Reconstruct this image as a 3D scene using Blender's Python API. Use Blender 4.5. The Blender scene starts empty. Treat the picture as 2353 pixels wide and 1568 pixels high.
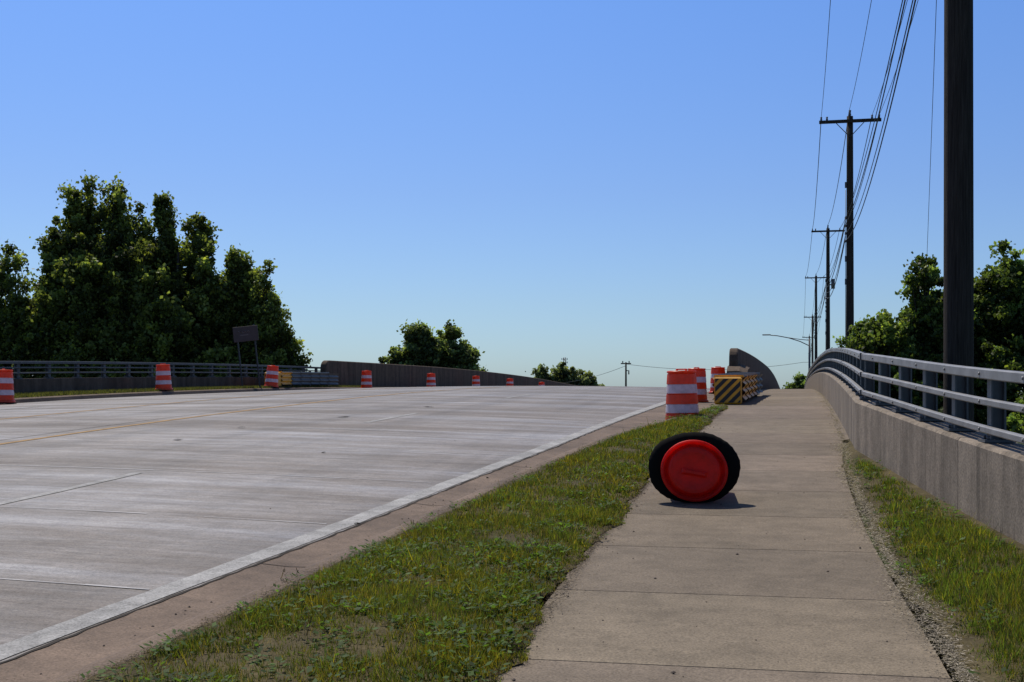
import bpy, math, random
import numpy as np
from mathutils import Vector, Matrix
rng=np.random.default_rng(7); random.seed(7)
scene=bpy.context.scene
R=math.radians
# ------------------------------------------------------------------ road frame: +Y along the road, +X to the right
CA,SA=math.cos(R(12.52)),math.sin(R(12.52))
def W(X,Y,z=0.0):            # position measured in metres right of / ahead of the standpoint
    return (CA*X-SA*Y, SA*X+CA*Y, z)
def ip(pts):
    xs=np.array([p[0] for p in pts],float); ys=np.array([p[1] for p in pts],float)
    m=np.zeros(len(xs)); d=np.diff(ys)/np.diff(xs)
    m[1:-1]=(d[1:]+d[:-1])/2; m[0]=d[0]; m[-1]=d[-1]
    def f(x):
        x=np.asarray(x,float); xc=np.clip(x,xs[0],xs[-1])
        i=np.clip(np.searchsorted(xs,xc)-1,0,len(xs)-2)
        h=xs[i+1]-xs[i]; u=(xc-xs[i])/h
        r=((2*u**3-3*u**2+1)*ys[i]+(u**3-2*u**2+u)*h*m[i]+(-2*u**3+3*u**2)*ys[i+1]+(u**3-u**2)*h*m[i+1])
        return r if r.ndim else float(r)
    return f
prof=ip([(-200,-6),(-60,-2.6),(-30,-2.05),(-10,-1.55),(0,-1.31),(5,-1.13),(10,-.93),(15,-.66),(20.8,-.40),(30,-.11),(40,.06),(50,.16),(57,.20),(65,.23),(71,.24),(80,.2),(96,0),(113,-.4),(137,-1.05),(170,-2.2),(220,-4.2),(300,-6),(340,-6)])
def ss(x,a,b):
    u=np.clip((np.asarray(x,float)-a)/(b-a),0,1); r=u*u*(3-2*u); return r if r.ndim else float(r)
def lift(s): return .10*ss(s,20,50)
def roadz(s,t): return prof(s)+lift(s)-.11+.16*(1-((t+10.9)/8.1)**2)
tW=ip([(-60,-3.6),(5,-3.58),(11,-3.42),(15.5,-3.18),(22,-3.03),(29,-2.92),(60,-2.9),(340,-2.9)])
tK=ip([(-60,-2.75),(5,-2.74),(10,-2.68),(14,-2.50),(17.2,-2.28),(19.5,-1.98),(22,-1.72),(25,-1.5),(28,-1.45),(340,-1.45)])
tSL=ip([(-60,-1.18),(0,-1.17),(5,-1.20),(7.5,-1.30),(10,-1.36),(20,-1.34),(30,-1.33),(340,-1.33)])
tSR=ip([(-60,.62),(5,.60),(7.5,.52),(10,.47),(14,.48),(16,.55),(20,.6),(340,.62)])
def tWall(s): return .65+np.maximum(0,14.9-np.asarray(s,float))*.121 if np.ndim(s) else .65+max(0,14.9-s)*.121

# ------------------------------------------------------------------ materials
def mat(name):
    m=bpy.data.materials.new(name); m.use_nodes=True
    nt=m.node_tree; b=nt.nodes['Principled BSDF']; return m,nt,b
def N(nt,t,**k):
    n=nt.nodes.new(t)
    for a,v in k.items(): setattr(n,a,v)
    return n
def noise(nt,scale,detail=6,rough=.6,vec=None,stretch=None,rot=0):
    n=N(nt,'ShaderNodeTexNoise'); n.inputs['Scale'].default_value=scale
    n.inputs['Detail'].default_value=detail; n.inputs['Roughness'].default_value=rough
    tc=N(nt,'ShaderNodeTexCoord')
    if stretch:
        mp=N(nt,'ShaderNodeMapping'); mp.inputs['Scale'].default_value=stretch; mp.inputs['Rotation'].default_value=(0,0,rot)
        nt.links.new(tc.outputs['Object'],mp.inputs['Vector']); nt.links.new(mp.outputs[0],n.inputs['Vector'])
    else: nt.links.new(tc.outputs['Object'],n.inputs['Vector'])
    return n
def ramp(nt,src,stops):
    r=N(nt,'ShaderNodeValToRGB'); e=r.color_ramp.elements
    while len(e)<len(stops): e.new(.5)
    for i,(p,c) in enumerate(stops):
        e[i].position=p; e[i].color=(c[0],c[1],c[2],1) if hasattr(c,'__len__') else (c,c,c,1)
    nt.links.new(src,r.inputs[0]); return r.outputs[0]
def mul(nt,a,b,fac=1.0,mode='MULTIPLY'):
    m=N(nt,'ShaderNodeMix',data_type='RGBA',blend_type=mode); m.inputs[0].default_value=fac
    nt.links.new(a,m.inputs[6]); nt.links.new(b,m.inputs[7]); return m.outputs[2]
def bump(nt,b,src,strength,dist=.01):
    bp=N(nt,'ShaderNodeBump'); bp.inputs['Strength'].default_value=strength; bp.inputs['Distance'].default_value=dist
    nt.links.new(src,bp.inputs['Height']); nt.links.new(bp.outputs[0],b.inputs['Normal'])
def concrete(name,col,rough=.85,s1=1.2,s2=14,s3=160,stretch=None,contrast=.25,spec=.5,bmp=.35,attr=None,speck=0,stain=0):
    m,nt,b=mat(name)
    n1=noise(nt,s1,5,.6,stretch=stretch); n2=noise(nt,s2,6,.7); n3=noise(nt,s3,2,.6)
    c0=[x*(1-contrast) for x in col]; c1=[min(1,x*(1+contrast)) for x in col]
    a=ramp(nt,n1.outputs[0],[(.3,c0),(.72,c1)])
    bb=ramp(nt,n2.outputs[0],[(.25,.68),(.55,1.0),(.8,1.2)])
    cc=ramp(nt,n3.outputs[0],[(.3,.6),(.5,1.0),(.75,1.4)])
    o=mul(nt,mul(nt,a,bb),cc,.85)
    if speck:
        n4=noise(nt,42,3,.5); o=mul(nt,o,ramp(nt,n4.outputs[0],[(.27,.45),(.36,1.0)]),speck)
    if stain:
        n5=noise(nt,1.6,7,.75,stretch=(3.2,3.2,.22)); o=mul(nt,o,ramp(nt,n5.outputs[0],[(.34,.45),(.46,.9),(.6,1.0)]),stain)
    if attr:
        at=N(nt,'ShaderNodeAttribute',attribute_name='Col'); o=mul(nt,o,at.outputs[0])
    nt.links.new(o,b.inputs['Base Color']); b.inputs['Roughness'].default_value=rough
    b.inputs['Specular IOR Level'].default_value=spec
    bump(nt,b,n3.outputs[0],bmp,.004)
    return m
def plain(name,col,rough=.6,metal=0,var=.15,scale=8,spec=.5):
    m,nt,b=mat(name); n=noise(nt,scale,5,.65)
    o=ramp(nt,n.outputs[0],[(.3,[x*(1-var) for x in col]),(.7,[min(1,x*(1+var)) for x in col])])
    nt.links.new(o,b.inputs['Base Color']); b.inputs['Roughness'].default_value=rough; b.inputs['Metallic'].default_value=metal
    b.inputs['Specular IOR Level'].default_value=spec
    return m
def foliage(name,trans=.45,rough=.55,spec=.3):
    m,nt,b=mat(name)
    at=N(nt,'ShaderNodeAttribute',attribute_name='Col')
    nt.links.new(at.outputs[0],b.inputs['Base Color']); b.inputs['Roughness'].default_value=rough
    b.inputs['Specular IOR Level'].default_value=spec
    tr=N(nt,'ShaderNodeBsdfTranslucent'); g=N(nt,'ShaderNodeMix',data_type='RGBA',blend_type='MULTIPLY'); g.inputs[0].default_value=1
    g.inputs[7].default_value=(1.5,1.6,.7,1); nt.links.new(at.outputs[0],g.inputs[6]); nt.links.new(g.outputs[2],tr.inputs[0])
    mx=N(nt,'ShaderNodeMixShader'); mx.inputs[0].default_value=trans
    nt.links.new(b.outputs[0],mx.inputs[1]); nt.links.new(tr.outputs[0],mx.inputs[2])
    nt.links.new(mx.outputs[0],nt.nodes['Material Output'].inputs[0]); return m
def plastic(name,col,trans=.35,rough=.35,dirt=.25):
    m,nt,b=mat(name); n=noise(nt,9,6,.7)
    o=ramp(nt,n.outputs[0],[(.3,[x*(1-dirt) for x in col]),(.6,col)])
    nt.links.new(o,b.inputs['Base Color']); b.inputs['Roughness'].default_value=rough
    tr=N(nt,'ShaderNodeBsdfTranslucent'); nt.links.new(o,tr.inputs[0])
    mx=N(nt,'ShaderNodeMixShader'); mx.inputs[0].default_value=trans
    nt.links.new(b.outputs[0],mx.inputs[1]); nt.links.new(tr.outputs[0],mx.inputs[2])
    nt.links.new(mx.outputs[0],nt.nodes['Material Output'].inputs[0]); return m

# road: worn concrete, with transverse glare painted into its base colour
M_road,nt,b=mat('worn_concrete_road')
nA=noise(nt,1.0,8,.76,stretch=(.13,.75,1),rot=R(4))     # glare painted as broad pale bands across the lanes
nB=noise(nt,1.0,9,.8,stretch=(.5,3.6,1),rot=R(-3))      # finer streaks
nC=noise(nt,1.0,5,.65,stretch=(1.5,.08,1))              # wheel paths
nD=noise(nt,60,4,.8); nE=noise(nt,.35,4,.6); nF=noise(nt,3.0,6,.8,stretch=(.6,18,1)); nG=noise(nt,14,6,.8)
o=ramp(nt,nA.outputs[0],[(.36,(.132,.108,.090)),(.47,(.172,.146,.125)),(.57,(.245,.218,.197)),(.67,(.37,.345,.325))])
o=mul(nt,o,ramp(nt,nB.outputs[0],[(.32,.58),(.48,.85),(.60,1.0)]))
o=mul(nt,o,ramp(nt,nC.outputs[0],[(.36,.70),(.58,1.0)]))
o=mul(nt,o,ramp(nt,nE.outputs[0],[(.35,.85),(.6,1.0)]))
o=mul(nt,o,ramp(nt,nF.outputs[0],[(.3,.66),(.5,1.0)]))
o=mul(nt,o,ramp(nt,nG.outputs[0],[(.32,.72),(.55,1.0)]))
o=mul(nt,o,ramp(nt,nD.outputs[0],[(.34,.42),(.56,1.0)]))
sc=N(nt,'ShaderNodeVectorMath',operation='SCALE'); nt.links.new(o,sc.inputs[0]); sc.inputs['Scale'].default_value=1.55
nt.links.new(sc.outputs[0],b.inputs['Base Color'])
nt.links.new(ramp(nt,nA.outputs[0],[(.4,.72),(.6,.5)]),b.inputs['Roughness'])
b.inputs['Specular IOR Level'].default_value=.28
bump(nt,b,nF.outputs[0],.5,.006)
M_gutter=concrete('gutter_concrete',(.165,.118,.085),.85,s1=.8,s2=7,s3=80,contrast=.32,spec=.2,speck=.8)
M_walk=concrete('sidewalk_concrete',(.186,.148,.112),.9,s1=.7,s2=4,s3=85,contrast=.16,spec=.2,attr=True,speck=.6,bmp=.6)
M_wall=concrete('wall_concrete',(.235,.19,.145),.9,s1=1.5,s2=7,s3=60,stretch=(2,2,.3),contrast=.35,speck=.7,spec=.25,stain=.9)
M_barrier=concrete('barrier_concrete',(.125,.090,.064),.9,s1=1.2,s2=5,s3=50,stretch=(2,2,.25),contrast=.4,spec=.15,speck=.7,stain=.8)
M_line=concrete('worn_white_paint',(.31,.30,.285),.8,s1=3,s2=10,s3=80,contrast=.3,speck=1.0,spec=.25)
M_yellow=concrete('worn_yellow_paint',(.36,.21,.07),.8,s1=4,s2=10,s3=110,contrast=.3,speck=.8,spec=.25)
M_joint=plain('dark_joint',(.05,.043,.036),.95,spec=.1)
M_seal=plain('light_joint_sealant',(.40,.375,.35),.5,var=.4,scale=3,spec=.3)
M_soil=concrete('soil_and_turf',(.085,.068,.034),.95,s1=2.5,s2=18,s3=80,contrast=.4,spec=.1)
M_ground=concrete('meadow_ground',(.06,.085,.03),.95,s1=.05,s2=.7,s3=10,contrast=.4,spec=.1)
M_galv=plain('galvanised_steel',(.23,.225,.22),.5,.25,.25,5)
M_post=plain('painted_grey_post',(.085,.088,.09),.55,.2,.25,6)
M_dark=plain('dark_steel',(.04,.035,.035),.6,.2,.2,6)
M_wood=plain('weathered_pole_wood',(.042,.034,.028),.9,0,.35,5,spec=.15)
nt=M_wood.node_tree; bb_=nt.nodes['Principled BSDF']; nn=noise(nt,3,8,.7,stretch=(18,18,.6)); bump(nt,bb_,nn.outputs[0],1.0,.03)
c_=ramp(nt,nn.outputs[0],[(.3,(.018,.014,.012)),(.5,(.045,.036,.03)),(.72,(.085,.07,.06))]); nt.links.new(c_,bb_.inputs['Base Color'])
M_wood2=plain('pale_pole_wood',(.12,.09,.065),.9,0,.25,5)
M_wire=plain('wire_black',(.015,.015,.016),.6)
M_ins=plain('insulator',(.06,.05,.05),.4)
M_orange=plastic('orange_plastic',(.85,.075,.010),.35)
M_white=plastic('white_reflective',(.74,.68,.72),.2,.45,.3)
M_lid=plastic('red_lid_plastic',(.92,.018,.006),.5,.5,.3)
M_rubber=plain('black_rubber',(.008,.0075,.007),.95,spec=.08)
M_yplast=plain('yellow_paint_metal',(.72,.33,.012),.5,.0,.25,5)
M_black=plain('black_paint',(.012,.012,.012),.5)
M_sign=plain('sign_back_board',(.075,.045,.042),.7)
M_signmark=plain('sign_mark',(.24,.17,.16),.6)
M_leaf=foliage('tree_leaves',.5,.55,.25)
M_grass=foliage('grass_blades',.45,.6,.15)
M_straw=foliage('dry_thatch',.2,.9,.1)
M_bark=plain('tree_bark',(.05,.042,.034),.95,0,.3,6,spec=.1)
M_stone=plain('pebble',(.08,.06,.048),.9)

# ------------------------------------------------------------------ mesh builder
class MB:
    def __init__(s): s.v=[];s.f=[];s.m=[];s.s=[];s.mats=[]
    def mi(s,m):
        if m not in s.mats: s.mats.append(m)
        return s.mats.index(m)
    def add(s,vs,fs,m,smooth=False,M=None):
        o=len(s.v); k=s.mi(m)
        for v in vs:
            v=Vector(v)
            if M is not None: v=M@v
            s.v.append(tuple(v))
        for f in fs: s.f.append([i+o for i in f]); s.m.append(k); s.s.append(smooth)
    def box(s,c,d,m,rz=0,M=None,bev=0):
        x,y,z=[a/2 for a in d]
        if bev:
            vs=[];
            for zz,i in ((-z,bev),(-z+bev,0),(z-bev,0),(z,bev)):
                xa,ya=x-i,y-i
                vs+=[(-xa,-ya,zz),(xa,-ya,zz),(xa,ya,zz),(-xa,ya,zz)]
            fs=[[3,2,1,0],[12,13,14,15]]
            for l in range(3):
                for i in range(4): a=l*4+i;b2=l*4+(i+1)%4; fs.append([a,b2,b2+4,a+4])
        else:
            vs=[(-x,-y,-z),(x,-y,-z),(x,y,-z),(-x,y,-z),(-x,-y,z),(x,-y,z),(x,y,z),(-x,y,z)]
            fs=[[3,2,1,0],[4,5,6,7],[0,1,5,4],[1,2,6,5],[2,3,7,6],[3,0,4,7]]
        T=Matrix.Translation(c)@Matrix.Rotation(rz,4,'Z')
        s.add(vs,fs,m,False,(M@T) if M is not None else T)
    def tube(s,pts,rad,m,n=8,cap=True,smooth=True,M=None):
        pts=[Vector(p) for p in pts]
        if not hasattr(rad,'__len__'): rad=[rad]*len(pts)
        vs=[];fs=[]
        for i,p in enumerate(pts):
            d=(pts[min(i+1,len(pts)-1)]-pts[max(i-1,0)]).normalized()
            a=Vector((1,0,0)) if abs(d.x)<.8 else Vector((0,1,0))
            u=d.cross(a).normalized(); w=d.cross(u)
            for k in range(n):
                an=2*math.pi*k/n; vs.append(p+(u*math.cos(an)+w*math.sin(an))*rad[i])
        for i in range(len(pts)-1):
            for k in range(n):
                fs.append([i*n+k,i*n+(k+1)%n,(i+1)*n+(k+1)%n,(i+1)*n+k])
        if cap: fs+= [list(range(n))[::-1],[ (len(pts)-1)*n+k for k in range(n)]]
        s.add(vs,fs,m,smooth,M)
    def lathe(s,pr,n,M=None,sx=1,sy=1):
        for j in range(len(pr)-1):
            (r0,z0,m0),(r1,z1,_)=pr[j],pr[j+1]
            vs=[];fs=[]
            for (r,z) in ((r0,z0),(r1,z1)):
                for k in range(n):
                    a=2*math.pi*k/n; vs.append((r*sx*math.cos(a),r*sy*math.sin(a),z))
            for k in range(n): fs.append([k,(k+1)%n,n+(k+1)%n,n+k])
            s.add(vs,fs,m0,True,M)
    def loft(s,secs,m,closed=False,caps=False,smooth=False):
        n=len(secs[0]); vs=[p for q in secs for p in q]; fs=[]
        for i in range(len(secs)-1):
            for k in range(n if closed else n-1):
                fs.append([i*n+k,i*n+(k+1)%n,(i+1)*n+(k+1)%n,(i+1)*n+k])
        if caps: fs+=[list(range(n))[::-1],[(len(secs)-1)*n+k for k in range(n)]]
        s.add(vs,fs,m,smooth)
    def build(s,name,origin=(0,0,0),col=None):
        me=bpy.data.meshes.new(name); o=Vector(origin)
        me.from_pydata([tuple(Vector(v)-o) for v in s.v],[],s.f)
        for m in s.mats: me.materials.append(m)
        me.polygons.foreach_set('material_index',s.m); me.polygons.foreach_set('use_smooth',s.s)
        if col is not None:
            ca=me.color_attributes.new('Col','FLOAT_COLOR','POINT'); ca.data.foreach_set('color',np.asarray(col,dtype=np.float32).ravel())
        me.update(); ob=bpy.data.objects.new(name,me); ob.location=origin
        scene.collection.objects.link(ob); return ob
def npmesh(name,V,k,mat_,C,origin=(0,0,0),extra=None):
    n=len(V)//k; me=bpy.data.meshes.new(name)
    V=V-np.array(origin)
    me.vertices.add(len(V)); me.vertices.foreach_set('co',V.astype(np.float32).ravel())
    me.loops.add(len(V)); me.loops.foreach_set('vertex_index',np.arange(len(V),dtype=np.int32))
    me.polygons.add(n); me.polygons.foreach_set('loop_start',np.arange(0,n*k,k,dtype=np.int32))
    try: me.polygons.foreach_set('loop_total',np.full(n,k,dtype=np.int32))
    except Exception: pass
    me.materials.append(mat_)
    ca=me.color_attributes.new('Col','FLOAT_COLOR','POINT')
    cc=np.ones((n,k,4),np.float32); cc[:,:,:3]=C[:,None,:]; ca.data.foreach_set('color',cc.ravel())
    me.update(calc_edges=True); me.validate()
    ob=bpy.data.objects.new(name,me); ob.location=origin; scene.collection.objects.link(ob); return ob
def rows(a,b,step): return list(np.arange(a,b+1e-6,step))
S_ALL=rows(-60,-10,5)+rows(-9,40,.5)+rows(41,140,1.5)+rows(142,340,6)

# ------------------------------------------------------------------ ground sheet
mb=MB(); srow=[-5000,-1500,-400,-200,-120]+rows(-60,20,4)+rows(24,160,4)+rows(170,340,10)+[500,1000,2500,6000]
tcol=[-5000,-1200,-300,-90,-45,-34,-27,-21.3,-12,-4,0,2.8,5.5,9,14,22,60,300,1200,5000]
secs=[]
for s_ in srow:
    r=[]
    p=prof(s_)-.32
    for t_ in tcol:
        if -21.4<=t_<=2.9: z=max(p,-6.25)
        elif t_>2.9: z=p+( -6-p)*ss(t_,2.0,16)
        else: z=p+(-6-p)*ss(-t_,20.5,36)
        r.append((t_,s_,z))
    secs.append(r)
mb.loft(secs,M_ground,smooth=True); mb.build('ground')

# ------------------------------------------------------------------ road
mb=MB(); secs=[]
for s_ in S_ALL:
    a,b_=-19.0,float(tW(s_))+.10
    ts=np.linspace(a,b_,14); secs.append([(float(t),s_,float(roadz(s_,t))) for t in ts])
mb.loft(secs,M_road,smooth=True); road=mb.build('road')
mb=MB(); secs=[];sk=[]
for s_ in S_ALL:
    a=float(tW(s_))+.10; k=float(tK(s_)); za=roadz(s_,a); top=prof(s_)+.005; kh=.16 
    k0=max(k-.30,a+.05)
    secs.append([(a,s_,float(za)),((a+k0)/2,s_,float(za)-.02),(k0,s_,float(min(za-.015,top-.03)))])
    zg=float(min(za-.015,top-.03))
    sk.append([(k0,s_,zg),(k0+.07,s_,zg+(top-zg)*.55),(k0+.13,s_,zg+(top-zg)*.9),(k0+.17,s_,top),(k+.02,s_,top),(k+.02,s_,top-.25)])
mb.loft(secs,M_gutter,smooth=True); mb.build('gutter')
mb=MB(); mb.loft(sk,M_gutter,smooth=False); mb.build('kerb')
mb=MB(); secs=[];sv=[]
for s_ in S_ALL:
    za=float(roadz(s_,-19)); top=float(prof(s_)+lift(s_)+.0); top=max(top,za+.08)
    secs.append([(-19.0,s_,za),(-19.04,s_,top-.02),(-19.07,s_,top),(-19.3,s_,top),(-19.3,s_,top-.2)])
    sv.append([(-19.29,s_,top-.005),(-19.9,s_,top+.03),(-20.75,s_,top+.02),(-21.2,s_,top-.2)])
mb.loft(secs,M_gutter); mb.build('kerb')
mb=MB(); mb.loft(sv,M_soil,smooth=True); mb.build('verge')

# painted lines
def stripe(name,tf,w,s0,s1,m,dz=.004,step=.25,zf=roadz,wear=.006):
    mb=MB(); secs=[]; q=random.Random(int(s0*10)+int(w*1000))
    for s_ in rows(s0,s1,step):
        t=float(tf(s_)) if callable(tf) else tf
        a=t-w/2+q.uniform(-wear,wear); b=t+w/2+q.uniform(-wear,wear)
        secs.append([(a,s_,float(zf(s_,a))+dz),(b,s_,float(zf(s_,b))+dz)])
    mb.loft(secs,m,smooth=True); return mb
def merge(name,mbs):
    r=MB()
    for q in mbs:
        o=len(r.v); r.v+=q.v
        for f,mm,s_ in zip(q.f,q.m,q.s): r.f.append([i+o for i in f]); r.m.append(r.mi(q.mats[mm])); r.s.append(s_)
    return r.build(name)
parts=[stripe('',lambda s:tW(s)-.015,.17,-40,140,M_line)]
for s0 in np.arange(-20.4,130,9.9): parts.append(stripe('',-6.62,.1,s0,s0+2.8,M_line))
for s0 in np.arange(-18,130,9.9): parts.append(stripe('',-15.6,.1,s0,s0+2.8,M_line))
merge('white_lane_marking',parts)
merge('yellow_lane_marking',[stripe('',-9.85,.10,-40,140,M_yellow),stripe('',-13.0,.10,-40,140,M_yellow)])
mb=MB(); rr=random.Random(3)
s_=-4.2
while s_<70:
    t=-18.9
    while t<-3.8:
        t2=min(t+rr.uniform(.25,.9),float(tW(s_))-.12); w=rr.uniform(.010,.032)
        if rr.random()<.92:
            j=rr.uniform(-.005,.005)
            n=3; a=[];
            for k in range(n+1):
                tt=t+(t2-t)*k/n; a.append([(tt,s_-w/2+j,float(roadz(s_-w/2,tt))+.004),(tt,s_+w/2+j,float(roadz(s_+w/2,tt))+.004)])
            mb.loft(a,M_seal)
        t=t2
        if t>=float(tW(s_))-.13: break
    s_+=2.75
for tt in (-10.2,-12.7):
    a=[[(tt-.008,q,float(roadz(q,tt-.008))+.003),(tt+.008,q,float(roadz(q,tt+.008))+.003)] for q in rows(-5,60,.5)]
    mb.loft(a,M_joint)
mb.build('slab_joints')
mb=MB(); a=[]
for q in rows(-5,60,.12):
    t=float(tW(q))+.10; w=.016+.010*math.sin(q*3.1)*math.sin(q*7.7)+.010*rr.random()
    j=.010*rr.uniform(-1,1); a.append([(t-w/2+j,q,float(roadz(q,t))+.003),(t+w/2+j,q,float(roadz(q,t))+.003)])
mb.loft(a,M_joint)
for q in np.arange(1.6,40,3.1):
    t0,t1=float(tW(q))+.1,float(tK(q))-.28
    z0=float(roadz(q,t0)); mb.loft([[(t0,q,z0+.003),(t0,q+.014,z0+.003)],[((t0+t1)/2,q+.02,z0-.016),((t0+t1)/2,q+.034,z0-.016)],[(t1,q,z0-.011),(t1,q+.014,z0-.011)]],M_joint)
mb.build('gutter_joints')

# ------------------------------------------------------------------ sidewalk slabs
mb=MB(); cols=[]
q=5.3-1.55*8
while q<140:
    q2=q+1.55; g=.0055; c=rr.uniform(.86,1.08); base=len(mb.v)
    secs=[]
    for k in range(6):
        s_=q+g+(q2-q-2*g)*k/5; L=float(tSL(s_)); Rr=float(tSR(s_)) 
        if s_>24: L=min(L,float(tK(s_))+.02)
        z=float(prof(s_)); dz=-.004 if k in(0,5) else 0
        secs.append([(L,s_,z-.06),(L,s_,z+dz)]+[(L+(Rr-L)*w,s_,z+dz) for w in(.25,.5,.75)]+[(Rr,s_,z+dz),(Rr,s_,z-.06)])
    mb.loft(secs,M_walk,caps=True)
    cols+= [(c,c*rr.uniform(.98,1.01),c*rr.uniform(.95,1.0),1)]*(len(mb.v)-base)
    q=q2
base=len(mb.v)
secs=[[(float(tSL(s_))+.01,s_,float(prof(s_))-.022),(float(tSR(s_))-.01,s_,float(prof(s_))-.022)] for s_ in rows(-8,140,1)]
mb.loft(secs,M_joint); cols+=[(1,1,1,1)]*(len(mb.v)-base)
mb.build('sidewalk',col=cols)

# ------------------------------------------------------------------ grass verges (soil sheets)
def wob(s,a,seed):
    r=0
    for k,f in enumerate((1.3,3.1,7.7,17.,41.)): r+=np.sin(s*f+seed*(k+1)*1.7)*a/(1+k*.55)
    return r
def tGL(s): return tSL(s)+.02+wob(s,.035,1.0)
def tGR(s): return tSR(s)+.04+wob(s,.03,4.0)
mb=MB(); secs=[]
for s_ in rows(-6,25.3,.07):
    a=float(tK(s_))+.0+.01*math.sin(s_*9); b_=float(tGL(s_)); 
    if b_<a+.02: b_=a+.02
    z=float(prof(s_))
    secs.append([(a,s_,z+.012)]+[(a+(b_-a)*w,s_,z+.012+.03*math.sin(w*math.pi)) for w in(.15,.35,.55,.75,.9)]+[(b_,s_,z+.005)])
mb.loft(secs,M_soil,smooth=True); mb.build('grass_verge_soil')
mb=MB(); secs=[]
for s_ in rows(-6,16.5,.07):
    a=float(tGR(s_)); b_=max(float(tWall(s_))+.02,a+.05); z=float(prof(s_))
    secs.append([(a,s_,z+.005)]+[(a+(b_-a)*w,s_,z+.006+.03*math.sin(w*math.pi/2)) for w in(.15,.4,.7)]+[(b_,s_,z+.03)])
secs2=[[(float(tSR(s_))-.02-.02*abs(math.sin(s_*2.3)),s_,float(prof(s_))+.004),(.66,s_,float(prof(s_))+.02)] for s_ in rows(16.5,90,.25)]
mb.loft(secs,M_soil,smooth=True)
M_dirt=concrete('dusty_dirt',(.15,.115,.08),.95,s1=3,s2=20,contrast=.3)
mb.loft(secs2,M_dirt,smooth=True); mb.build('grass_verge_soil')

# ------------------------------------------------------------------ grass blades
def blades(S,T,Z,h,w,C,lean=.8,k=3):
    n=len(S); az=rng.uniform(0,2*np.pi,n); az2=rng.uniform(0,2*np.pi,n)
    ln=rng.uniform(.1,lean,n)*h
    base=np.stack([T,S,Z],1); wd=np.stack([np.cos(az),np.sin(az),np.zeros(n)],1)*(w/2)[:,None]
    tip=base+np.stack([np.cos(az2)*ln,np.sin(az2)*ln,h],1)
    V=np.stack([base-wd,base+wd,tip],1).reshape(-1,3); return V
def patch(s,t):
    return (np.sin(s*1.9+t*2.3)+np.sin(s*4.1-t*3.7+1)+np.sin(s*.7+2)+np.sin(t*9+s*6.3))/4
def patch2(s,t):
    return (np.sin(s*2.7-t*4.1+.5)+np.sin(s*6.1+t*5.2+2)+np.sin(s*1.1+t*1.7+4)+np.sin(t*13-s*9.3)*.7+np.sin(s*17+t*15)*.5)/4.2
Vs=[];Cs=[]
def region(s0,s1,dens,f0,f1,hm,wm,green):
    w=float(np.max(f1(np.linspace(s0,s1,50))-f0(np.linspace(s0,s1,50))))
    n=int(max(0,(s1-s0)*w*dens)); 
    if n==0: return
    S=rng.uniform(s0,s1,n); a=f0(S); U=rng.uniform(0,1,n); T=a+U*(w); ok=T<f1(S); S,T=S[ok],T[ok]
    p=patch(S,T); p2=patch2(S,T); tuft=np.sin(S*31+np.sin(T*23)*2)*np.sin(T*29+np.sin(S*19)*2)
    kd=np.clip((T-f0(S))/.12,.25,1)
    keep=rng.uniform(0,1,len(S))<(.75+.5*p)*np.where(p2<-.36,.28,1)*(.75+.4*tuft)*kd
    S,T,p,p2,tuft=S[keep],T[keep],p[keep],p2[keep],tuft[keep]; n=len(S)
    Z=prof(S)+.008+.02*np.clip(np.minimum(T-f0(S),f1(S)-T)/.3,0,1)
    edge=np.clip(np.minimum(T-f0(S),f1(S)-T)/.15,.35,1)
    h=hm*rng.uniform(.4,1.2,n)*(1+.4*p+.45*tuft)*edge; 
    tall=rng.uniform(0,1,n)<.015; h[tall]*=2.2
    wd=wm*rng.uniform(.7,1.3,n)
    V=blades(S,T,Z,h,wd,None)
    g=np.array(green); C=g[None,:]*rng.uniform(.4,1.6,n)[:,None]*(1+.3*p+.3*tuft)[:,None]
    y=rng.uniform(0,1,n)<(.20+.65*np.clip(p2,0,1)); C[y]=C[y]*np.array([2.1,1.35,.9])
    d=rng.uniform(0,1,n)<(.11+.5*np.clip(-p2-.05,0,1)); C[d]=np.array([.22,.165,.08])*rng.uniform(.4,1.1,d.sum())[:,None]
    Vs.append(V);Cs.append(C)
G=(.086,.106,.020)
L0=lambda s: tK(s)+.0; L1=lambda s: tGL(s)+.02
for s0,s1,d,w in ((1.5,4,4000,.007),(4,7,23000,.0045),(7,10,15000,.006),(10,14,9000,.0085),(14,19,5600,.012),(19,25.2,4000,.015)):
    region(s0,s1,d,L0,L1,.045 if s0<10 else .05,w,G)
R0=lambda s: tGR(s)+.05; R1=lambda s: tWall(s)-.0
for s0,s1,d,w in ((1.5,4,4000,.007),(4,7,15000,.0045),(7,10,11000,.006),(10,16.2,8000,.0085)):
    region(s0,s1,d,R0,R1,.05,w,(.084,.116,.022))
def LV(s0,s1,d):
    n=int((s1-s0)*1.7*d); S=rng.uniform(s0,s1,n);T=rng.uniform(-20.75,-19.15,n);Z=prof(S)+lift(S)+.01
    Vs.append(blades(S,T,Z,rng.uniform(.03,.10,n),np.full(n,.03),None)); Cs.append(np.array([.085,.085,.03])[None,:]*rng.uniform(.5,1.6,n)[:,None])
LV(18,56,500)
npmesh('grass',np.concatenate(Vs),3,M_grass,np.concatenate(Cs))
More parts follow.
